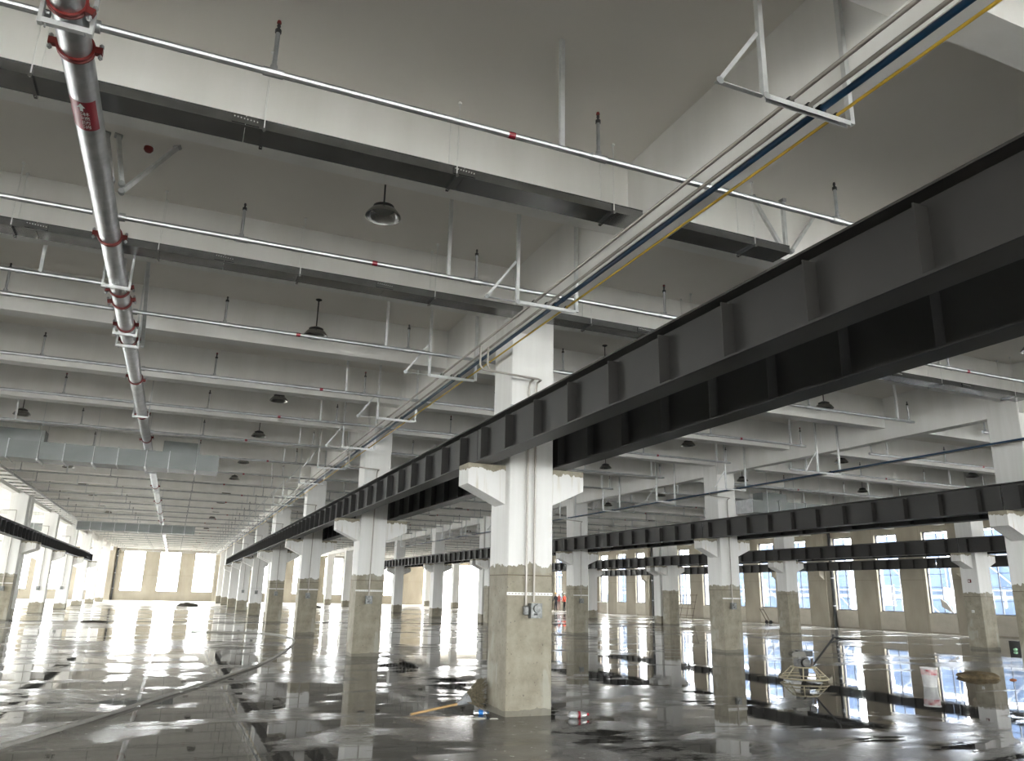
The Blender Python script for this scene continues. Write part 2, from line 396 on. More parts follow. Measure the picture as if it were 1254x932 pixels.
def rainpipe(x, y, lab):
    t = thing('rain_pipe', lab, 'pipe', (x, y, 0), 'rain pipes down the bare walls')
    put('pipe', shared('rain', rain_mesh), t)
    for z in (1.3, 3.0, 4.9): put('clamp', shared('rainc', lambda: MB().lathe([(0.092,-0.03),(0.11,-0.03),(0.11,0.03),(0.092,0.03)], 10).mesh('clamp', M['galv'])), t, (0,0,z))
for y, n in ((28.75,'the loose board'),(38.8,'the black floor joint'),(49.5,'the steel mesh'),(59.6,'the pipe railing')): rainpipe(XW-0.14, y, 'dark rain pipe on the windowed side wall, closest to '+n)
rainpipe(-6.35, YF-0.14, 'dark rain pipe on the far end wall beside a tall bright window')

# ------------------------------------------------------------------ columns
def shaft_mesh():
    c = 0.012; a = CW
    return MB().prism([(c,0),(a-c,0),(a,c),(a,a-c),(a-c,a),(c,a),(0,a-c),(0,c)], 'z', 0, ZS).mesh('shaft', M['column'])
def corbel_mesh(side):
    mb = MB()
    poly = [(0,-0.57),(0,0),(-0.59,0),(-0.59,-0.30)]
    if side > 0: poly = [(-x, z) for x, z in poly]
    return mb.prism(poly, 'y', 0.15, 0.55).mesh('corbel', M['corbel'])
CLAB = {0: 'white column in the air duct row',
        1: 'white column in the blue and yellow pipe row', 2: 'white column in the row beyond the power trowel', 3: 'white column in the row closest to the side windows'}
CORD = {0: 'fourth before the black floor joint', 1: 'third before the black floor joint', 2: 'second before the black floor joint', 3: 'just before the black floor joint',
        4: 'second past the black floor joint', 5: 'third past the black floor joint', 6: 'fourth past the black floor joint', 7: 'second from the far end wall', 8: 'closest to the far end wall', 99: 'just past the black floor joint'}
CGRP = {0: 'columns of the air duct row', 1: 'columns of the blue and yellow pipe row', 2: 'columns of the power trowel row', 3: 'columns of the row by the side wall'}
def column(r, k, y, bare, corb=(True, True)):
    lab = CLAB[r] + ', ' + CORD[k]
    if r == 1 and k == 0: lab = 'large white concrete column with bare base that the straw broom leans on'
    t = thing('concrete_column', lab, 'column', (XL[r], y, 0), CGRP[r])
    s = put('shaft', shared('shaft', shaft_mesh), t); s['bare_height'] = float(bare)
    if corb[0]: put('corbel', shared('corbL', lambda: corbel_mesh(-1)), t, (0, 0, 3.43))
    if corb[1]: put('corbel', shared('corbR', lambda: corbel_mesh(1)), t, (CW, 0, 3.43))
    return t
def bare(r, k):
    if r == 1: return 2.0 if k < 4 else 0.75
    if r == 0: return 2.0 if k < 4 else (0.62 if k == 4 else 0.38)
    return 2.0 if k < 4 else 0.6
for r, k0 in ((0, 2), (1, 0), (2, 0), (3, 0)):
    for k in range(k0, 9):
        column(r, k, colY(k), bare(r, k), (k < 7, k < 7))
        if k == 3: column(r, 99, 41.36, 0.5, (True, True))
# joint gap filler seen as a dark line between the twin columns is the open gap itself

# ------------------------------------------------------------------ crane girders
GH, GW = 0.55, 0.27
def g_flange(L_): return MB().box(-GW/2, GW/2, 0.01, L_-0.01, 0, 0.018)
def g_web(L_): return MB().box(-0.006, 0.006, 0.01, L_-0.01, 0.018, GH-0.018)
GLAB = {(0,1): 'dark crane girder beside the air ducts',
        (1,-1): 'dark crane girder under the yellow pipe',
        (1,1): 'black crane girder behind the yellow pipe row',
        (2,-1): 'dark crane girder facing the power trowel',
        (2,1): 'dark crane girder behind the power trowel row',
        (3,-1): 'dark crane girder on aisle side of window row',
        (3,1): 'dark crane girder on window side of window row',
        (4,-1): 'dark crane girder on the windowed wall'}
ORD = {-1: 'fourth span before the black floor joint', 0: 'third span before the black floor joint', 1: 'second span before the black floor joint', 2: 'span ending at the black floor joint',
       3: 'span starting at the black floor joint', 4: 'second span past the black floor joint', 5: 'last span at the free end'}
def girder(r, side, k):
    xc = (XL[r] + (-0.379 if side < 0 else CW+0.16)) if r < 4 else XW-0.62
    ya = colY(k)+0.35
    t = thing('crane_girder', GLAB[(r,side)] + ', ' + ORD[k], 'girder', (xc, ya, 3.432), 'spans of the ' + GLAB[(r,side)])
    m = M['girder'] if side < 0 else M['girder_old']
    kk = 'a' if side < 0 else 'b'
    put('top_flange', shared('gtf'+kk, lambda: g_flange(DY).mesh('flange', m)), t, (0, 0, GH-0.018))
    put('bottom_flange', shared('gtf'+kk, lambda: g_flange(DY).mesh('flange', m)), t)
    put('web', shared('gweb'+kk, lambda: g_web(DY).mesh('web', m)), t)
    st = shared('gst'+kk, lambda: MB().box(-GW/2+0.012, GW/2-0.012, -0.006, 0.006, 0.02, GH-0.06).mesh('stiffener', m))
    for i in range(11): put('stiffener', st, t, (0, 0.47+0.913*i, 0))
for r, side, k0 in ((0,1,1), (1,-1,-1), (1,1,-1), (2,-1,-1), (2,1,-1), (3,-1,0), (3,1,0), (4,-1,1)):
    for k in range(k0, 6): girder(r, side, k)

# ------------------------------------------------------------------ sprinkler branch pipes
ZP = 5.40
BR_Y = [5.38, 8.54, 11.72, 14.96, 17.95, 21.36] + [BEAMS[i]-2.4 for i in range(11, 34)]   # one per beam bay
def pipe_mesh(L_, r=0.029): return MB().tube([(0,0,0),(L_,0,0)], r, 10).mesh('pipe', M['galv'], True)
def riser_mesh(): return MB().tube([(0,0,0.02),(0,0,0.36)], 0.017, 8).mesh('riser', M['galv'], True)
def tee_mesh():
    return MB().tube([(-0.075,0,0),(-0.05,0,0),(0.05,0,0),(0.075,0,0)], [0.036,0.036,0.036,0.036], 10).lathe([(0.028,0.0),(0.028,0.06),(0.018,0.07)], 8).mesh('tee', M['galv'], True)
def head_mesh():
    return MB().lathe([(0.024,0),(0.024,0.03),(0.012,0.035),(0.010,0.06),(0.016,0.062),(0.010,0.085)], 8).mesh('sprinkler_head', M['lampdark'], True)
def headcap_mesh(): return MB().lathe([(0.016,0.085),(0.018,0.095),(0.014,0.112)], 8).mesh('red_cap', M['red'], True)
def strut_mesh(h, wd=0.042):
    t = 0.004; H = wd/2
    return MB().box(-H, H, -H, -H+t, 0, h).box(-H, -H+t, -H+t, H, 0, h).box(H-t, H, -H+t, H, 0, h).mesh('hanger', M['strut'])
def band_mesh(): return MB().lathe([(0.0305,-0.03),(0.0305,0.03)], 10, axis='x').mesh('red_band', M['redsticker'], True)
BAYS = {0: (-5.75, 6.35, [-5.42,-2.6,0.22,3.05,5.88], [-4.0, 2.68], 2.2, 'sprinkler pipe crossing the aisle of the fire main, '),
        1: (7.2, 14.45, [8.7, 11.5, 14.3], [9.2, 13.97], 12.4, 'sprinkler pipe crossing the aisle of the power trowel, '),
        2: (16.65, 26.6, [16.7, 19.5, 22.3, 25.1], [17.3, 23.5], 21.0, 'sprinkler pipe crossing the aisle beside the window row, ')}
def ordinal(i): return ['first','second','third','fourth','fifth','sixth','seventh','eighth','ninth','tenth'][i] if i < 10 else ('%dth' % (i+1) if (i+1) % 10 not in (1,2,3) or 11 <= (i+1) <= 13 else '%d%s' % (i+1, {1:'st',2:'nd',3:'rd'}[(i+1) % 10]))
for b, (xa, xb, rs, hs, bandx, lab) in BAYS.items():
    for i, y in enumerate(BR_Y):
        if b and y < 7: continue
        t = thing('sprinkler_pipe', lab + (ordinal(len(BR_Y)-1-i)) + ' from the far end wall', 'pipe', (0, y, ZP), 'sprinkler branch pipes under the ceiling')
        near = y < 45
        if b == 0:     # two lengths meeting the fire main
            put('pipe', shared(('bp', b), lambda: pipe_mesh(-1.27-xa)), t, (xa,0,0)); put('pipe', shared(('bp2', b), lambda: pipe_mesh(xb+1.03)), t, (-1.03,0,0))
            if near: put('coupling', shared('bcoup', lambda: MB().lathe([(0.045,-0.03),(0.045,0.03)], 12, axis='x').mesh('coupling', M['galv'], True)), t, (-0.99,0,0))
        else: put('pipe', shared(('bp', b), lambda: pipe_mesh(xb-xa)), t, (xa,0,0))
        for x in rs:
            ro = put('riser', shared('riser', riser_mesh), t, (x,0,0))
            hd = put('sprinkler_head', shared('shead', head_mesh), ro, (0,0,0.36))
            if near:
                put('tee', shared('tee', tee_mesh), t, (x,0,0))
                if (i + int(x*3)) % 3 == 0: put('red_cap', shared('scap', headcap_mesh), ro, (0,0,0.36))
        for x in hs: put('hanger', shared('bhang', lambda: strut_mesh(ZS-ZP-0.02)), t, (x, 0.0, 0.02))
        put('red_band', shared('band', band_mesh), t, (bandx - 0.45*((i*7) % 3), 0, 0))
t = thing('sprinkler_pipe', 'short sprinkler pipe ending at the fire main, between two through pipes', 'pipe', (0, 10.72, ZP))
put('pipe', shared('bpS', lambda: pipe_mesh(4.45)), t, (-5.75,0,0)); put('hanger', shared('bhang', None), t, (-2.05,0,0.02)); put('riser', shared('riser', None), t, (-2.6,0,0))

# ------------------------------------------------------------------ fire main with red couplings
FX, FZ, FR = -1.15, 5.42, 0.112
fm = thing('fire_main_pipe', 'large galvanised fire main with red clamps running the length of the hall', 'pipe', (FX, 0, FZ))
ya = -3.0
segs = [-3.0, 3.2, 5.21, 5.71, 9.14, 10.88, 11.37, 12.46, 13.24, 15.85, 19.28, 22.56, 27.6, 33.5, 39.4, 45.3, 51.2, 57.1, 63.0, 69.0, 75.0, 81.0, 87.0, 93.0, 99.5]
for a, b in zip(segs[:-1], segs[1:]):
    MB().tube([(0,a+0.004,0),(0,b-0.004,0)], FR, 24).build('pipe_length', M['galv'], fm, smooth=True)
def coup_mesh():
    return MB().lathe([(0.113,-0.025),(0.131,-0.025),(0.131,-0.009),(0.125,-0.006),(0.125,0.006),(0.131,0.009),(0.131,0.025),(0.113,0.025)], 24, axis='y').box(-0.178,-0.122,-0.022,0.022,-0.026,0.026).box(0.122,0.178,-0.022,0.022,-0.026,0.026).mesh('coupling', M['red'], True)
def cbolt_mesh():
    return MB().tube([(0,0,-0.065),(0,0,0.065)], 0.009, 6).tube([(0,0,-0.055),(0,0,-0.038)], 0.018, 6).tube([(0,0,0.038),(0,0,0.055)], 0.018, 6).mesh('bolt', M['galv'])
for y in segs[1:-1]:
    c = put('coupling', shared('coup', coup_mesh), fm, (0,y,0), (0, random.uniform(-0.3,0.3), 0))
    if y < 30:
        for sx in (-1, 1): put('bolt', shared('cbolt', cbolt_mesh), c, (sx*0.165,0,0))
# label: red sleeve with arrow and characters
def arc_patch(y0, y1, a0, a1, r, n=14):
    mb = MB(); 
    for i in range(n+1):
        a = a0+(a1-a0)*i/n
        for y in (y0, y1): mb.v.append((r*math.sin(a), y, -r*math.cos(a)))
    for i in range(n): mb.face([2*i, 2*i+1, 2*i+3, 2*i+2])
    return mb
st = arc_patch(6.27, 6.70, -1.15, 0.95, FR+0.0012).build('label_sleeve', M['redsticker'], fm, smooth=True)
def wrap_poly(pts, r):   # polygons in (s, y) along the underside
    mb = MB(); n = len(pts)
    mb.v = [(r*math.sin(s/r), y, -r*math.cos(s/r)) for s, y in pts]; mb.face(list(range(n))); return mb
s0 = -0.01
ar = wrap_poly([(s0-0.03,6.35),(s0,6.285),(s0+0.03,6.35),(s0+0.012,6.35),(s0+0.012,6.40),(s0-0.012,6.40),(s0-0.012,6.35)], FR+0.003).build('arrow', M['white'], st)
try:
    for i, ch in enumerate('\u6dcb\u55b7\u9632\u6d88'):
        cu = bpy.data.curves.new('lettering', 'FONT'); cu.body = ch; cu.size = 0.07; cu.align_x = 'CENTER'; cu.align_y = 'CENTER'
        tmp = bpy.data.objects.new('tmp', cu); COL.objects.link(tmp)
        dg = bpy.context.evaluated_depsgraph_get(); me = bpy.data.meshes.new_from_object(tmp.evaluated_get(dg))
        bpy.data.objects.remove(tmp)
        r = FR+0.003
        for v in me.vertices:
            # characters read along the pipe, seen from below
            s, y = v.co.x, -v.co.y
            s = -s; s += s0
            v.co = (r*math.sin(-s/r), 6.443+0.066*i + y*0.86, -r*math.cos(s/r))
        me.materials.clear(); me.materials.append(M['white'])
        put('lettering', me, st)
except Exception as e: print('lettering', e)
# U hangers of flat steel round the main
def uhang(y, lab, half=0.155, wd=0.04):
    if any(abs(y-b) < 0.07 for b in BR_Y): y -= 0.15
    t = thing('pipe_hanger', lab, 'hanger', (FX, y, 5.30), 'U hangers carrying the fire main')
    MB().box(-half-0.01, half+0.01, -wd/2, wd/2, -0.04, 0).build('cross_bar', M['strut'], t)
    for s in (-1, 1):
        MB().box(s*half-0.013, s*half+0.013, -wd/2-0.002, wd/2+0.002, -0.045, ZS-5.30).build('strap', M['strut'], t)
        MB().tube([(s*(half-0.035),0,-0.065),(s*(half-0.035),0,-0.03)], 0.007, 6).build('bolt', M['galv'], t)
for y, n in ((5.30,'before the first cable tray'),(10.46,'at the second cable tray'),(12.52,'just before a twin hanger'),(13.17,'just past a twin hanger'),(18.9,'before the first air duct')): uhang(y, 'pale U shaped hanger round the fire main '+n)
for y, n in ((28.5,'first past the first air duct'),(34.5,'second past the first air duct'),(40.2,'just before the black floor joint'),(46.3,'last before the second air duct'),(58.1,'first past the second air duct'),(64.0,'second past the second air duct')): uhang(y, 'pale U shaped hanger round the fire main, '+n)
# sway braces
def brace(name, lab, a, b, wd=0.042):
    a = Vector(a); t = thing(name, lab, 'brace', a, 'sway braces of zinc channel')
    d = Vector(b)-a
    MB().bar((0,0,0), d, wd, wd).build('channel', M['strut'], t); MB().lathe([(0.03,-0.03),(0.035,0.0),(0.03,0.03)], 10, axis='y').build('hinge', M['galv'], t)
    MB().bar(d-d.normalized()*0.04, d, 0.08, 0.05).build('foot', M['galv'], t)
brace('sway_brace', 'slanted zinc sway brace from the fire main to the slab by the red alarm', (-0.98,8.05,5.46), (-0.57,8.72,6.47))
brace('sway_brace', 'upright zinc sway brace close beside the fire main near the red alarm', (-1.08,8.02,5.55), (-1.31,8.75,6.47))
brace('sway_brace', 'second upright sway brace close beside the fire main near the red alarm', (-0.99,8.06,5.55), (-1.19,8.75,6.47))
brace('sway_brace', 'steep zinc sway brace along the fire main by the twin hanger', (-0.94,13.3,5.35), (-0.90,10.9,6.47), 0.05)
for dx, dy, wh in ((0.62,0.1,'leaning away from the column'),(-0.45,0.05,'leaning toward the yellow pipe'),(-0.05,-0.05,'standing upright')):
    brace('sway_brace', 'zinc sway brace at the end of the first cable tray, '+wh, (6.52+dx*0.12,6.8,5.80), (6.52+dx,6.8+dy,6.47))
# fire alarm on the slab
al = thing('fire_alarm', 'small red round fire alarm on the ceiling slab by the fire main', 'alarm', (-0.89, 8.95, ZS))
MB().lathe([(0.055,0),(0.055,-0.02),(0.04,-0.02)], 16).build('base', M['white'], al, smooth=True)
MB().lathe([(0.05,-0.02),(0.052,-0.05),(0.035,-0.075),(0.0,-0.08)], 16).build('cover', M['red'], al, smooth=True)

# ------------------------------------------------------------------ flat cable trays on the beam fronts
def tray_run(spans, y0, y1, lab, hx, z0=5.69, z1=5.79):
    cx = (spans[0][0]+spans[-1][1])/2; d = y1-y0
    t = thing('cable_tray', lab, 'cable tray', (cx, y0, z0))
    for x0, x1 in spans:
        n = max(1, round((x1-x0)/2.0)); Ls = (x1-x0)/n
        for i in range(n):
            a = x0-cx+i*Ls
            put('tray_length', shared(('tray', round(Ls,3), round(d,3)), lambda: MB().box(0.003, Ls-0.003, 0, d, 0, z1-z0-0.006).box(0.003, Ls-0.003, -0.006, d+0.004, z1-z0-0.006, z1-z0).mesh('tray_length', M['tray'])), t, (a,0,0))
            if i:
                p = put('splice_plate', shared('splice', lambda: MB().box(-0.12,0.12,-0.010,-0.006,0.012,0.085).box(-0.12,0.12,-0.010,0.03,-0.004,0.0).mesh('splice_plate', M['tray'])), t, (a,0,0))
                for q in range(8): put('bolt', shared('splicebolt', lambda: MB().tube([(0,-0.02,0),(0,-0.009,0)], 0.006, 6).mesh('bolt', M['whitemetal'])), p, (-0.10+0.0286*q, 0, 0.066 - 0.002*q))
    for x in hx:
        h = x-cx
        put('cross_bar', shared(('trayx', round(d,3)), lambda: MB().box(-0.015,0.015,-0.03,d+0.01,-0.03,-0.004).box(-0.015,0.015,-0.034,-0.03,-0.034,0.0).mesh('cross_bar', M['tray'])), t, (h,0,0))
        for yy in (-0.02, d-0.03):
            put('hanger_rod', shared('trod', lambda: MB().tube([(0,0,-0.03),(0,0,ZS-z0-0.01)], 0.006, 6).lathe([(0.02,ZS-z0-0.03),(0.022,ZS-z0-0.01),(0.012,ZS-z0)], 8).mesh('hanger_rod', M['whitemetal'], True)), t, (h, yy, 0))
tray_run([(-6.3,4.345),(4.62,6.45)], 6.67, 6.97, 'galvanised cable tray on the first beam, ending beyond the yellow pipe', [-5.3,-3.4,-1.62,0.25,2.13,3.96,5.9])
tray_run([(-6.3,4.345),(4.62,15.75)], 10.0, 10.29, 'galvanised cable tray on the second beam, passing in front of the broom column', [-6.0,-4.1,-2.3,-0.7,1.05,2.95,5.5,7.4,9.6,11.6,13.2,15.3])

# ------------------------------------------------------------------ high bay lamps
def lampm(k):
    if k == 'rod': return MB().tube([(0,0,0.13),(0,0,ZS-5.88)], 0.011, 8).mesh('rod', M['lampdark'], True)
    if k == 'canopy': return MB().lathe([(0.012,ZS-5.88-0.035),(0.055,ZS-5.88-0.01),(0.055,ZS-5.88)], 14).mesh('canopy', M['lampdark'], True)
    if k == 'housing': return MB().lathe([(0.015,0.15),(0.05,0.14),(0.125,0.105),(0.125,0.06),(0.115,0.055)], 20).mesh('housing', M['lampdark'], True)
    if k == 'lens': return MB().lathe([(0.112,0.056),(0.10,0.045),(0.0,0.04)], 20).mesh('lens', M['lens'], True)
    if k == 'shade': return MB().lathe([(0.120,0.075),(0.155,0.055),(0.205,-0.01),(0.210,-0.03),(0.206,-0.03),(0.200,-0.012),(0.150,0.05),(0.116,0.07)], 24).mesh('shade', M['reflector'], True)
LY = [8.2, 13.05, 18.3] + [23.1 + 5.0*i for i in range(15)]
LY = [y + (0.4 if any(abs(y-b) < 0.25 for b in BR_Y) else 0) for y in LY]
LY = [y + (0.5 if any(b-0.25 < y < b+0.58 for b in BEAMS) else 0) for y in LY]
for x, lab in ((-4.2,'dark pendant lamp, duct side of the fire main'),(1.74,'dark pendant lamp, yellow pipe side of the fire main'),(7.5,'dark pendant lamp behind the black girder'),(13.25,'dark pendant lamp over the power trowel aisle'),(19.1,'dark pendant lamp just past the trowel row'),(25.1,'dark pendant lamp close to the window row')):
    for i, y in enumerate(LY):
        if x < 0 and y < 14: continue
        if x > 14 and y < 12: continue
        t = thing('pendant_lamp', lab + ', ' + ordinal(len(LY)-1-i) + ' from the far end wall', 'lamp', (x, y, 5.88), 'pendant lamps under the slab')
        for p in ('rod','canopy','housing','lens','shade'):
            if y > 50 and p in ('canopy','lens'): continue
            put(p, shared('lamp'+p, lambda: lampm(p)), t)

# ------------------------------------------------------------------ pipe rack along the column row
def rack(x, y, z, lab, grp, xl=-0.82, xt=-1.25):
    """x: outer post; crossbar from x+xl to x, side arm to x+xt"""
    t = thing('pipe_rack', lab, 'pipe rack', (x, y, z), grp)
    key = ('rack', round(z,2), xl, xt)
    put('post', shared(key+('p',), lambda: strut_mesh(ZS-z)), t, (0.0,0,0)); put('post', shared(key+('p',), None), t, (xl,0,0))
    put('cross_bar', shared(key+('c',), lambda: MB().box(xl+0.022,-0.022,-0.021,-0.017,-0.021,0.021).box(xl+0.022,-0.022,0.017,0.021,-0.021,0.021).box(xl+0.022,-0.022,-0.017,0.017,0.017,0.021).mesh('cross_bar', M['strut'])), t)
    put('side_arm', shared(key+('s',), lambda: MB().box(xt,xl-0.022,-0.019,0.019,-0.003,0.003).mesh('side_arm', M['strut'])), t)
    put('brace', shared(key+('b',), lambda: MB().bar((xt+0.02,0,0.0),(xl-0.025,0,0.54),0.032,0.006,(0,1,0)).mesh('brace', M['strut'])), t)
    put('plate', shared(key+('pl',), lambda: MB().lathe([(0.03,-0.026),(0.03,-0.021)], 10, axis='y').mesh('plate', M['galv'])), t, (xl,0,0)); put('plate', shared(key+('pl',), None), t, (xt+0.02,0,0))
    return t
def clampm(r): return MB().lathe([(r+0.002,-0.018),(r+0.012,-0.018),(r+0.012,0.018),(r+0.002,0.018)], 12, axis='y').box(-r-0.012,r+0.012,-0.018,0.018,-r-0.012,-r*0.5).mesh('clamp', M['black'])
RACK_Y = [3.72, 8.2, 11.9, 15.55, 19.3, 23.0, 26.8, 30.7, 34.5, 38.3, 42.6] + [46.5+3.85*i for i in range(13)]
ZR = 5.08
def clear_y(y):
    for b in BEAMS:
        if b-0.04 < y < b+0.37: y = b-0.06 if y-b < 0.165 else b+0.40
    if 41.2 < y < 42.15: y = 42.3
    for k in range(-1, 10):
        if colY(k)-0.03 < y < colY(k)+CW+0.03: y = colY(k)+CW+0.12
    if any(abs(y-b) < 0.10 for b in BR_Y): y += 0.16
    return y
RACK_Y = [clear_y(y) for y in RACK_Y]
PIPES = [(3.71,0.017,'conduit','grey steel conduit, outer one on the rack beside the blue pipe'),(3.885,0.017,'conduit','grey steel conduit clamped right beside the blue pipe'),
         (4.005,0.026,'blue','blue painted pipe on the racks above the crane girder'),(4.15,0.0125,'yellow','thin yellow gas pipe on the racks above the crane girder')]
for i, y in enumerate(RACK_Y):
    t = rack(4.30, y, ZR, 'pale steel pipe rack carrying blue and yellow pipes, ' + ordinal(i) + ' from the power trowel side' if False else 'pale steel rack carrying blue and yellow pipes, ' + ordinal(len(RACK_Y)-1-i) + ' from the far end wall', 'racks of the blue and yellow pipes')
    for x, r, m, lab in PIPES: put('clamp', shared(('clamp', r), lambda: clampm(r)), t, (x-4.30, 0, 0.021+r))
for x, r, m, lab in PIPES:
    t = thing('blue_pipe' if m == 'blue' else 'gas_pipe' if m == 'yellow' else 'steel_conduit', lab, 'pipe', (x, 0, ZR+0.021+r))
    for a in range(-4, 99, 6):
        put('pipe_length', shared(('rp', m, r), lambda: MB().tube([(0,0,0),(0,5.99,0)], r, 14).mesh('pipe_length', M[m], True)), t, (0, a, 0))
        put('joint_sleeve', shared(('rpj', m, r), lambda: MB().lathe([(r,-0.04),(r*1.18,-0.035),(r*1.18,0.035),(r,0.04)], 14, axis='y').mesh('joint_sleeve', M[m], True)), t, (0, a+5.995 if a+6 < 99 else a+5.9, 0))
# lower rack along the next row
for i, k in enumerate(range(0, 13)):
    y = clear_y(11.45 + 3.75*k if k else 8.6)
    t = rack(15.785, y, 4.80, 'pale steel rack on the row beyond the power trowel, ' + ordinal(12-i) + ' from its far end', 'racks of the row beyond the power trowel', -0.75, -1.2)
    put('clamp', shared(('clamp', 0.022), lambda: clampm(0.022)), t, (-0.335,0,0.043)); put('clamp', shared(('clamp', 0.019), lambda: clampm(0.019)), t, (-0.205,0,0.04))
for x, r, m, lab in ((15.45,0.022,'blue','blue pipe on the low racks of the row beyond the power trowel'),(15.58,0.019,'conduit','grey conduit beside the blue pipe beyond the power trowel')):
    t = thing('blue_pipe' if m == 'blue' else 'steel_conduit', lab, 'pipe', (x, 0, 4.821+r))
    for a in range(4, 58, 6): put('pipe_length', shared(('rp', m, r), lambda: MB().tube([(0,0,0),(0,5.99,0)], r, 12).mesh('pipe_length', M[m], True)), t, (0, a, 0))

M['box'] = mottled('dull_zinc_box', (0.16,0.165,0.16), (0.34,0.345,0.335), 22, 0.5, 0.5)
# ------------------------------------------------------------------ conduits, rails and boxes on the column fronts
def box_mesh(): return MB().box(-0.085,0.085,-0.13,-0.03,-0.1,0.1).mesh('socket_box', M['box'])
def drop(r, k, y, two=True, full=True):
    x = XL[r]+0.33; zt = 4.72
    t = thing('column_conduit', 'conduit and socket box on the ' + ('front of the broom column' if (r, k) == (1, 0) else {0:'air duct row',1:'yellow pipe row',2:'power trowel row'}[r] + ' column, ' + CORD[k]), 'conduit', (x, y, 0), 'conduits down the columns')
    for j, dx in enumerate((-0.06, 0.06) if two else (0.0,)):
        zb = 1.42 if j == 0 else 1.50
        path = [(dx,-0.045,zb),(dx,-0.045,zt-0.1),(dx,-0.08,zt-0.03),(dx+0.02,-0.16,zt),(dx-0.05,-0.2,zt)] + ([(-0.75-0.12*j,-0.2,zt+0.03),(-0.80-0.12*j,-0.2,zt+0.1),(-0.80-0.12*j,-0.2,ZR+0.02 if r == 1 else 4.8)] if full else [(-0.5,-0.2,zt)])
        MB().tube(path, 0.0165, 8).build('conduit', M['conduit'], t, smooth=True)
    MB().box(-0.34,0.37,-0.024,-0.004,1.585,1.626).build('mounting_rail', M['whitemetal'], t)
    for q in range(14): put('slot', shared('slot', lambda: MB().box(-0.012,0.012,-0.0265,-0.0235,-0.008,0.008).mesh('slot', M['conduit'])), t, (-0.31+0.05*q,0,1.606))
    MB().box(-0.34,0.37,-0.022,-0.004,3.98 if r != 1 else 4.30,4.01 if r != 1 else 4.33).build('mounting_rail', M['galv'], t)
    b = put('socket_box', shared('sbox', box_mesh), t, (0.07 if two else 0.0,0,1.38))
    put('cover', shared('sboxc', lambda: MB().lathe([(0.06,0.0),(0.055,-0.03),(0.0,-0.035)], 8, axis='y').mesh('cover', M['box'], True)), b, (0.0,-0.13,0.03)); put('socket', shared('sboxs', lambda: MB().box(-0.04,0.01,-0.137,-0.13,-0.06,-0.035).mesh('socket', M['black'])), b)
    if two: put('junction_cup', shared('jcup', lambda: MB().lathe([(0.03,-0.06),(0.045,-0.05),(0.045,0.05),(0.02,0.07)], 12).mesh('junction_cup', M['box'], True)), t, (-0.06,-0.055,1.38))
for k in range(0, 6): drop(1, k, colY(k), k == 0)
for k in (1, 2): drop(2, k, colY(k), False)
for k in (3, 4, 5): drop(0, k, colY(k), False, False)

# ------------------------------------------------------------------ square air ducts
def duct(x0, x1, y, lab, z0=4.79, z1=5.25, d=0.9, ribs=()):
    t = thing('air_duct', lab, 'air duct', (x0, y, z0), 'square sheet metal air ducts')
    L_ = x1-x0; n = max(1, round(L_/1.2)); s = L_/n
    for i in range(n):
        put('duct_length', shared(('duct', round(s,3), d), lambda: MB().box(0.012,s-0.012,0,d,0,z1-z0).mesh('duct_length', M['duct'])), t, (i*s,0,0))
        put('flange', shared(('ductf', d), lambda: MB().box(-0.011,0.011,-0.03,d+0.03,-0.03,z1-z0+0.03).mesh('flange', M['galv'])), t, (i*s if i else 0.011,0,0))
        xx = i*s+s*0.55
        put('hanger_bar', shared(('ducth', d), lambda: MB().box(-0.02,0.02,-0.08,d+0.08,-0.045,-0.004).mesh('hanger_bar', M['strut'])), t, (xx,0,0))
        for yy in (-0.06, d+0.06): put('hanger_rod', shared('ductr', lambda: MB().tube([(0,0,-0.08),(0,0,ZS-z0)], 0.009, 6).mesh('hanger_rod', M['strut'])), t, (xx,yy,0))
    put('end_cap', shared(('ducte', d), lambda: MB().box(-0.012,0.012,-0.02,d+0.02,-0.02,z1-z0+0.02).mesh('end_cap', M['duct'])), t, (L_,0,0))
    for a, b in ribs:
        mb = MB().box(a-x0, b-x0, 0.30, d-0.05, z1-z0, z1-z0+0.36); mb.build('branch_box', M['duct'], t)
    return t
duct(-5.75, 0.75, 23.5, 'long square sheet metal air duct below the fire main, before the floor joint', ribs=((-5.0,-3.7),(-0.75,0.2)))
duct(-5.75, 0.8, 52.9, 'square sheet metal air duct below the fire main, past the floor joint')
duct(19.8, 26.4, 23.5, 'square sheet metal air duct in the aisle beside the window row', ribs=((20.6,21.8),))
duct(-17.5, -7.9, 56.2, 'square sheet metal air duct behind the air duct column row')
# ladder tray beside the main beam of the duct row
t = thing('ladder_tray', 'bright ladder tray with broad rungs under the main beam of the duct row', 'cable tray', (-6.2, 20, 5.42))
for sx in (-0.29, 0.27): MB().box(sx, sx+0.02, 0, 42, 0, 0.09).build('side_rail', M['galv'], t)
for i in range(35): put('rung', shared('rung', lambda: MB().box(-0.27,0.27,-0.30,0.30,0.0,0.012).mesh('rung', M['whitemetal'])), t, (0, 0.6+1.2*i, 0))
for i in range(11):
    for sx in (-0.3, 0.3): put('hanger_rod', shared('ltrod', lambda: MB().tube([(0,0,0),(0,0,ZS-5.42)], 0.008, 6).mesh('hanger_rod', M['strut'])), t, (sx if sx > 0 else -0.3, 1.0+4.0*i, 0))

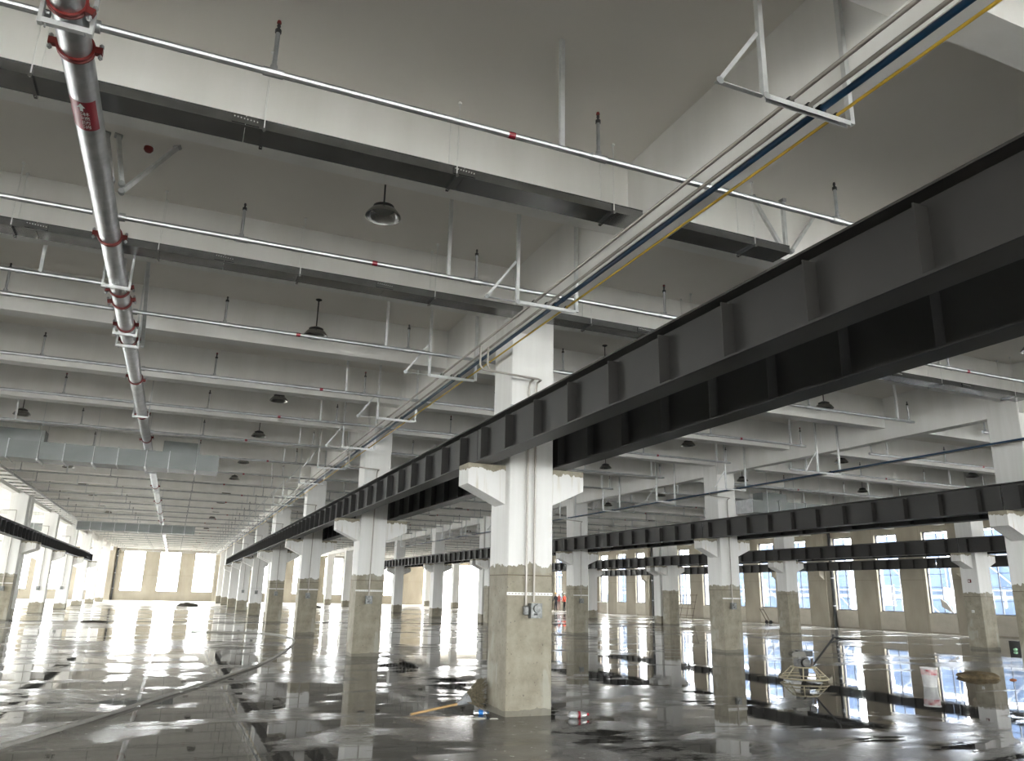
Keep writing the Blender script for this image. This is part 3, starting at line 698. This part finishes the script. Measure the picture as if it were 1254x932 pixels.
# ------------------------------------------------------------------ things lying on the floor
def smooth_path(p, n=6):
    p = [Vector(q) for q in p]; out = []
    for i in range(len(p)-1):
        a, b, c, d = p[max(i-1,0)], p[i], p[i+1], p[min(i+2,len(p)-1)]
        for j in range(n):
            t = j/n; out.append(0.5*((2*b)+(c-a)*t+(2*a-5*b+4*c-d)*t*t+(3*b-a-3*c+d)*t**3))
    return out + [p[-1]]
M['hose'] = mottled('grey_hose', (0.30,0.29,0.26), (0.40,0.38,0.34), 3, 0.5)
hp = [(-2.0,8.6,0.024),(-1.4,9.71,0.024),(-0.8,11.11,0.024),(0.06,13.35,0.024),(1.16,16.24,0.024),(2.25,19.53,0.024),(3.41,24.48,0.024),(3.88,27.9,0.024),(3.5,30.6,0.024),(2.4,31.6,0.024),(0.8,32.0,0.024)]
tag(MB().tube(smooth_path(hp, 8), 0.023, 10).build('water_hose', M['hose'], smooth=True), 'long grey water hose snaking over the wet floor toward the column row', 'hose')

# broom leaning on the big column
M['straw'] = mottled('dark_straw', (0.10,0.085,0.055), (0.22,0.19,0.13), 40, 0.8)
br = thing('broom', 'straw broom with pale wooden handle leaning on the big column', 'broom', (3.13, 10.73, 0))
MB().tube([(0,0,0.022),(0.77,0.30,0.09)], [0.016,0.018], 10).build('handle', M['wood'], br, smooth=True)
MB().tube([(0.75,0.292,0.085),(0.84,0.31,0.115),(0.93,0.31,0.16)], [0.022,0.05,0.085], 12).build('ferrule', mottled('grey_cloth_wrap', (0.28,0.29,0.30), (0.38,0.39,0.40), 20, 0.8), br, smooth=True)
mb = MB(); rng = random.Random(3)
for i in range(230):
    a = Vector((0.90+rng.uniform(-.03,.05), 0.31+rng.uniform(-.06,.06), 0.15+rng.uniform(-.05,.06)))
    e = Vector((1.14+rng.uniform(-.06,.03), 0.30+rng.uniform(-.16,.16), 0.27+rng.uniform(-.25,.17)))
    mb.tube([a, (a+e)/2+Vector((0,0,rng.uniform(-.01,.02))), e], [0.007,0.006,0.003], 4)
o = mb.build('bristles', M['straw'], br); o['kind'] = 'stuff'

# bottles and litter by the big column
def clear_mat(name, tint):
    m = base_mat(name, tint, 0.08); p = m.node_tree.nodes['Principled BSDF']; p.inputs['Transmission Weight'].default_value = 0.75; p.inputs['IOR'].default_value = 1.25; return m
M['pet'] = clear_mat('clear_bottle_plastic', (0.86,0.88,0.88))
BP = [(0.0,-0.001),(0.036,0.0),(0.043,0.008),(0.043,0.05),(0.040,0.058),(0.043,0.066),(0.043,0.10),(0.040,0.108),(0.043,0.116),(0.043,0.18),(0.040,0.20),(0.026,0.235),(0.014,0.25),(0.014,0.265)]
bt = thing('plastic_bottle', 'clear plastic bottle with red label and cap lying beside the big column', 'bottle', (5.14, 10.02, 0.044), rot=(0, PI/2, -0.15))
MB().lathe(BP, 20).build('body', M['pet'], bt, smooth=True)
MB().lathe([(0.0445,0.118),(0.0445,0.15)], 20).build('label', M['redsticker'], bt, smooth=True)
MB().lathe([(0.017,0.25),(0.017,0.275),(0.0,0.276)], 14).build('cap', base_mat('red_cap_plastic', (0.6,0.03,0.05), 0.4), bt, smooth=True)
bl = thing('plastic_bottle', 'small bottle with blue label lying among litter by the broom', 'bottle', (3.98, 10.62, 0.034), rot=(0, PI/2, -0.5))
s_ = 0.76; bp2 = [(r*s_, h*s_) for r, h in BP]
MB().lathe(bp2, 18).build('body', M['pet'], bl, smooth=True); MB().lathe([(0.0335,0.075),(0.0335,0.135)], 18).build('label', base_mat('blue_label', (0.02,0.18,0.55), 0.4), bl, smooth=True)
MB().lathe([(0.0135,0.19),(0.0135,0.212),(0.0,0.213)], 12).build('cap', M['blue'], bl, smooth=True)
def crumple(name, lab, c, size, col, cat, seed):
    rng = random.Random(seed); bm = bmesh.new(); bmesh.ops.create_icosphere(bm, subdivisions=3, radius=1)
    for v in bm.verts:
        k = rng.uniform(0.86, 1.1); v.co = Vector((v.co.x*size[0]*k, v.co.y*size[1]*k, max(0.0, v.co.z*size[2]*k)))
    me = bpy.data.meshes.new(name); bm.to_mesh(me); bm.free(); me.materials.append(col)
    return tag(put(name, me, None, (c[0], c[1], c[2])), lab, cat)
M['paper'] = base_mat('dirty_paper', (0.55,0.53,0.47), 0.8)
M['mud'] = mottled('dark_mud', (0.035,0.03,0.025), (0.08,0.07,0.055), 9, 0.7)
M['sand'] = mottled('wet_sand', (0.14,0.105,0.06), (0.24,0.18,0.10), 14, 0.85, bmp=0.4, bscale=40)
crumple('crumpled_paper', 'crumpled pale paper on the wet floor by the blue labelled bottle', (3.93,10.28,0), (0.10,0.05,0.018), M['paper'], 'paper', 1)
crumple('paper_scrap', 'smaller torn paper scrap on the wet floor by the big column', (4.12,10.22,0), (0.06,0.04,0.012), M['paper'], 'paper', 2)
crumple('mud_heap', 'dark heap of mud on the floor in front of the far end wall', (1.35,74.5,0), (0.85,0.6,0.32), M['mud'], 'heap', 3)
crumple('mud_heap', 'low dark mud lump lying on the black floor joint', (-3.1,40.6,0), (0.55,0.3,0.09), M['mud'], 'heap', 4)
crumple('mud_heap', 'small dark mud lump on the floor behind the yellow pipe row', (12.1,75.0,0), (0.7,0.5,0.22), M['mud'], 'heap', 5)
crumple('sand_heap', 'low brown heap of wet sand near the white bucket', (16.95,12.9,0), (0.5,0.40,0.14), M['sand'], 'heap', 6)
crumple('work_glove', 'small orange work glove at the edge of the brown sand heap', (17.25,12.3,0), (0.09,0.06,0.03), base_mat('orange_cloth', (0.45,0.13,0.04), 0.7), 'glove', 7)

# paint bucket
bk = thing('paint_bucket', 'white paint bucket with a red printed band on the wet floor', 'bucket', (14.05, 11.75, 0))
MB().lathe([(0.0,0.004),(0.125,0.0),(0.145,0.33),(0.155,0.335),(0.155,0.36),(0.142,0.36),(0.122,0.02),(0.0,0.02)], 28).build('body', mottled('scuffed_white_plastic', (0.5,0.5,0.5), (0.72,0.72,0.71), 6, 0.45), bk, smooth=True)
MB().lathe([(0.1425,0.225),(0.1475,0.325)], 28).build('printed_band', mottled('red_white_print', (0.75,0.70,0.68), (0.42,0.03,0.05), 9, 0.45), bk, smooth=True)
hb = [(0.155*math.cos(t), 0.02, 0.335-0.14*math.sin(t)) for t in [PI*i/12 for i in range(13)]]
hb = [(x, -0.155*math.sqrt(max(0,1-(x/0.155)**2))-0.006, z) for x, _, z in hb]
MB().tube(hb, 0.004, 6).build('handle', M['galv'], bk)

# power trowel
M['rustm'] = base_mat('dull_muffler', (0.12,0.10,0.085), 0.6)
M['tan'] = base_mat('tan_frame_paint', (0.42,0.37,0.25), 0.5)
M['engine'] = mottled('dark_engine_metal', (0.03,0.03,0.03), (0.10,0.095,0.085), 12, 0.45, 0.4)
pt = thing('power_trowel', 'walk-behind power trowel with tan guard ring on the wet floor', 'machine', (12.2, 13.2, 0), rot=(0,0,-0.39))
def ring(r, z, t, n=36): 
    mb = MB(); 
    for i in range(n):
        a = 2*PI*i/n
        for j in range(8):
            b = 2*PI*j/8; q = r+t*math.cos(b); mb.v.append((q*math.cos(a), q*math.sin(a), z+t*math.sin(b)))
    for i in range(n):
        for j in range(8): mb.face([i*8+j, ((i+1)%n)*8+j, ((i+1)%n)*8+(j+1)%8, i*8+(j+1)%8])
    return mb
ring(0.47, 0.055, 0.016).build('guard_ring', M['tan'], pt, smooth=True); ring(0.41, 0.12, 0.010).build('guard_ring', M['tan'], pt, smooth=True)
ring(0.25, 0.27, 0.014).build('top_ring', M['tan'], pt, smooth=True)
for i in range(8):
    a = 2*PI*(i+0.5)/8; MB().tube([(0.47*math.cos(a),0.47*math.sin(a),0.055),(0.25*math.cos(a),0.25*math.sin(a),0.27)], 0.012, 8).build('guard_bar', M['tan'], pt, smooth=True)
for i in range(4):
    a = 2*PI*i/4; MB().tube([(0,0,0.26),(0.25*math.cos(a),0.25*math.sin(a),0.27)], 0.012, 8).build('spider_arm', M['tan'], pt, smooth=True)
    c, s = math.cos(a+0.4), math.sin(a+0.4)
    MB().prism([(0.10*c-0.05*s,0.10*s+0.05*c),(0.43*c-0.07*s,0.43*s+0.07*c),(0.43*c+0.07*s,0.43*s-0.07*c),(0.10*c+0.05*s,0.10*s-0.05*c)], 'z', 0.003, 0.012).build('blade', M['galv'], pt)
MB().lathe([(0.04,0.01),(0.06,0.03),(0.09,0.16),(0.10,0.24),(0.07,0.28)], 16).build('gearbox', M['engine'], pt, smooth=True)
en = MB().box(-0.15,0.10,-0.12,0.12,0.275,0.42).box(-0.06,0.08,-0.09,0.09,0.42,0.47).build('engine', M['engine'], pt)
for i in range(6): MB().box(-0.16,0.11,-0.13,0.13,0.295+0.02*i,0.302+0.02*i).build('cooling_fin', M['engine'], en)
MB().lathe([(0.0,-0.19),(0.08,-0.185),(0.09,-0.13),(0.09,-0.12)], 18, c=(0,0,0.36), axis='y').build('recoil_starter', M['engine'], en, smooth=True)
MB().prism([(-0.24,0.47),(0.02,0.47),(0.04,0.50),(0.02,0.57),(-0.22,0.57),(-0.26,0.52)], 'y', -0.10, 0.12).build('fuel_tank', mottled('tank_paint', (0.09,0.085,0.07), (0.16,0.15,0.12), 8, 0.4), en)
MB().lathe([(0.03,0.57),(0.03,0.59),(0.0,0.592)], 12, c=(-0.12,0,0)).build('filler_cap', M['black'], en, smooth=True)
MB().box(0.06,0.19,-0.07,0.07,0.48,0.585).build('air_filter', M['black'], en); MB().tube([(0.13,-0.06,0.30),(0.17,-0.06,0.35),(0.17,-0.04,0.44)], 0.03, 10).build('muffler', M['rustm'], en, smooth=True)
MB().tube([(0.08,0,0.27),(0.20,0,0.31),(0.72,0.10,0.86)], 0.021, 10).build('handle_pole', M['black'], pt, smooth=True)
hg = MB().tube([(0.60,0.09,0.74),(0.86,0.22,0.80),(1.16,0.30,0.83)], 0.013, 8).build('handlebar', M['black'], pt, smooth=True)
MB().tube([(0.72,0.10,0.86),(0.88,-0.10,0.83),(1.16,-0.16,0.83)], 0.013, 8).build('handlebar', M['black'], pt, smooth=True)
MB().tube([(0.70,0.10,0.84),(0.715,0.10,0.92)], 0.02, 8).build('throttle_lever', M['black'], pt)

# plastic crate and bottle by the window-row column
cr = thing('plastic_crate', 'black plastic lattice crate on the floor beside a window row column', 'crate', (28.55, 19.9, 0))
MB().box(-0.3,0.3,-0.2,0.2,0.0,0.02).build('base', M['black'], cr)
for yy in (-0.2, 0.185):
    mb = MB()
    for i in range(9): mb.box(-0.3+0.0725*i, -0.3+0.0725*i+0.02, yy, yy+0.015, 0.02, 0.33)
    for j in range(5): mb.box(-0.3, 0.3, yy-0.001, yy+0.016, 0.02+0.0725*j, 0.04+0.0725*j)
    mb.build('lattice_side', M['black'], cr)
for xx in (-0.3, 0.285): MB().box(xx, xx+0.015, -0.185, 0.185, 0.02, 0.33).build('end_panel', M['black'], cr)
gb = thing('green_cup', 'small pale green cup lying beside the black crate', 'cup', (28.0, 19.75, 0.05), rot=(0, PI/2, 0.2))
MB().lathe([(0.0,0.0),(0.04,0.0),(0.05,0.14),(0.047,0.14),(0.037,0.008),(0.0,0.008)], 16).build('cup_body', base_mat('pale_green_plastic', (0.32,0.62,0.38), 0.4), gb, smooth=True)

# wall side: leaning rebar mesh, board in the window, hand truck, railing
ms = thing('steel_mesh', 'rusty steel mesh panel leaning on the concrete wall under a window', 'mesh panel', (38.2, 53.2, 0))
M['rust'] = mottled('rusty_steel', (0.05,0.035,0.03), (0.10,0.06,0.045), 6, 0.7)
for i in range(5): MB().tube([(0.12,0.1+0.85*i,0.0),(0.62,0.1+0.85*i,1.9)], 0.018, 6).build('upright_bar', M['rust'], ms)
for i in range(4): MB().tube([(0.18+0.14*i,0.0,0.25+0.52*i),(0.18+0.14*i,3.6,0.25+0.52*i)], 0.018, 6).build('cross_bar', M['rust'], ms)
bd = thing('loose_board', 'pale board standing askew on the sill of a side window', 'board', (XW+0.08, 31.0, 1.06))
MB().prism([(-0.46,0.0),(0.26,0.34),(0.32,0.80),(0.02,0.62)], 'x', -0.012, 0.012).build('board', base_mat('pale_board', (0.62,0.58,0.52), 0.6), bd)
ht = thing('hand_truck', 'small dark hand truck standing by the concrete wall', 'hand truck', (37.3, 43.3, 0))
for yy in (-0.2, 0.2):
    MB().lathe([(0.0,-0.03),(0.13,-0.03),(0.13,0.03),(0.0,0.03)], 18, c=(0,yy,0.13), axis='y').build('wheel', M['black'], ht); MB().tube([(0,yy*0.8,0.13),(-0.55,yy*0.8,1.0)], 0.022, 8).build('pole', M['rust'], ht)
MB().box(0.0,0.3,-0.2,0.2,0.12,0.15).build('toe_plate', M['rust'], ht); MB().tube([(-0.5,-0.16,0.92),(-0.5,0.16,0.92)], 0.02, 8).build('cross_handle', M['rust'], ht)
rl = thing('pipe_railing', 'low steel pipe railing standing in front of the side wall', 'railing', (37.0, 64.5, 0))
for yy in (0.0, 2.2, 4.4): MB().tube([(0,yy,0),(0,yy,1.1 if yy else 2.2)], 0.03, 8).build('post', M['whitemetal'], rl)
MB().tube([(0,0,1.05),(0,4.4,1.05)], 0.03, 8).build('top_rail', M['whitemetal'], rl)
# red call point on the window-row column
cp = thing('fire_call_point', 'small red fire call point on the side of a window row column', 'alarm', (XL[3]-0.03, 20.7, 2.42))
MB().box(-0.02,0.028,-0.05,0.05,-0.06,0.06).build('case', M['red'], cp); MB().box(-0.024,-0.02,-0.03,0.03,-0.03,0.03).build('cover', M['white'], cp)
sw = thing('wall_socket', 'small white socket plate on the side of a window row column', 'socket', (XL[3]-0.02, 20.72, 1.33))
MB().box(-0.01,0.018,-0.045,0.045,-0.045,0.045).build('plate', M['white'], sw); MB().box(-0.014,-0.01,-0.015,0.015,-0.015,0.015).build('socket', M['lampdark'], sw)

# ------------------------------------------------------------------ workers by the side wall
def cloth_mat(name, top, trouser, skin=(0.45,0.28,0.2)):
    m = base_mat(name, top, 0.8); N, L = nt(m); v = coords(m); sep = N.new('ShaderNodeSeparateXYZ'); L.new(v, sep.inputs[0])
    r = ramp(m, mathn(m, 'MULTIPLY', sep.outputs[2], 0.5), [(0.0,(0.02,0.02,0.02)),(0.05,trouser),(0.47,top),(0.745,skin)])
    for n in N:
        if n.type == 'VALTORGB': n.color_ramp.interpolation = 'CONSTANT'
    setc(m, 'Base Color', r); return m
def person(lab, loc, rz, mat, helmet, arm=0.0):
    V = [(0,0,0.95),(0,0,1.15),(0,0,1.38),(0,0,1.50),(0,0.02,1.60),(0,0.03,1.70)]; Rr = [0.15,0.14,0.16,0.06,0.085,0.07]
    E = [(0,1),(1,2),(2,3),(3,4),(4,5)]
    for s in (-1, 1):
        b = len(V); V += [(s*0.09,0,0.88),(s*0.10,0.02,0.48),(s*0.11,-0.02,0.08),(s*0.11,0.14,0.04)]; Rr += [0.095,0.065,0.045,0.04]; E += [(0,b),(b,b+1),(b+1,b+2),(b+2,b+3)]
        b = len(V); V += [(s*0.19,0,1.40),(s*0.25,0.02+0.05*arm,1.14),(s*0.22,0.10+0.2*arm,0.92+0.15*arm),(s*0.21,0.14+0.24*arm,0.84+0.18*arm)]; Rr += [0.06,0.045,0.035,0.03]; E += [(2,b),(b,b+1),(b+1,b+2),(b+2,b+3)]
    t = thing('person', lab, 'person', loc, 'workers by the side wall', (0,0,rz))
    me = bpy.data.meshes.new('body'); me.from_pydata(V, E, []); me.materials.append(mat)
    o = put('body', me, t); sk = o.modifiers.new('skin', 'SKIN')
    if not me.skin_vertices: 
        bm = bmesh.new(); bm.from_mesh(me); bm.verts.layers.skin.verify(); bm.to_mesh(me); bm.free()
    for i, d in enumerate(me.skin_vertices[0].data): d.radius = (Rr[i], Rr[i]*(0.7 if i < 3 else 1)); d.use_root = (i == 0)
    o.modifiers.new('sub', 'SUBSURF').levels = 2; o.modifiers['sub'].render_levels = 2
    MB().lathe([(0.13,1.70),(0.115,1.71),(0.105,1.77),(0.06,1.82),(0.0,1.83)], 16, c=(0,0.03,0)).build('helmet' if helmet else 'hair', helmet or M['black'], t, smooth=True)
    mb = MB()
    return t
person('worker in an orange vest and black trousers standing by the side wall', (37.34,73.9,0), 0.5, cloth_mat('orange_vest', (0.75,0.10,0.06), (0.02,0.02,0.022)), base_mat('white_helmet', (0.8,0.8,0.8), 0.4))
person('worker in a pale red vest standing next to the orange vest', (37.0,74.5,0), -0.6, cloth_mat('pale_red_vest', (0.60,0.16,0.13), (0.45,0.30,0.28)), base_mat('grey_helmet', (0.6,0.58,0.55), 0.4), 1.0)
person('worker in dark clothes and a yellow helmet by the side wall', (36.15,73.5,0), 2.0, cloth_mat('dark_clothes', (0.05,0.05,0.06), (0.03,0.03,0.04)), base_mat('yellow_helmet', (0.8,0.5,0.1), 0.4), 0.6)

# ------------------------------------------------------------------ outside: netted scaffold opposite the side windows
sc = thing('netted_scaffold', 'blue netted scaffold front outside the side windows', 'scaffold', (46.5, 15, -0.3))
NETS = [(0,7),(8.2,13.5),(14.6,20.4),(21.5,27),(30,36),(37,43),(51,58),(60,66),(70,80)]
for i, (a, b) in enumerate(NETS):
    for z in range(4): MB().box(0.0, 0.05, a, b-0.3*(z % 2), 0.3+z*2.1, 2.2+z*2.1).build('net_panel', M['net'], sc)
for i in range(23):
    MB().tube([(-0.15,i*3.6,0),(-0.15,i*3.6,9)], 0.05, 8).build('standard', M['frame'], sc)
for z in range(5): MB().tube([(-0.15,0,0.6+2.1*z),(-0.15,80,0.6+2.1*z)], 0.05, 8).build('ledger', M['frame'], sc)
for i in range(11): MB().tube([(-0.22,i*7.2,0.6),(-0.22,i*7.2+7.2,6.9)], 0.045, 8).build('diagonal', M['frame'], sc)
ob = thing('outside_building', 'pale building behind the blue netted scaffold outside', 'building', (58, 10, -0.3))
MB().box(0,10,0,30,0,7).build('wall', M['extwall'], ob); MB().box(0,10,34,88,0,5).build('wall', M['extwall'], ob)
gd = MB().box(-80, 120, -70, 190, -0.5, -0.3).build('ground', mottled('pale_concrete_ground', (0.40,0.39,0.37), (0.5,0.49,0.46), 0.2, 0.9)); gd['kind'] = 'structure'
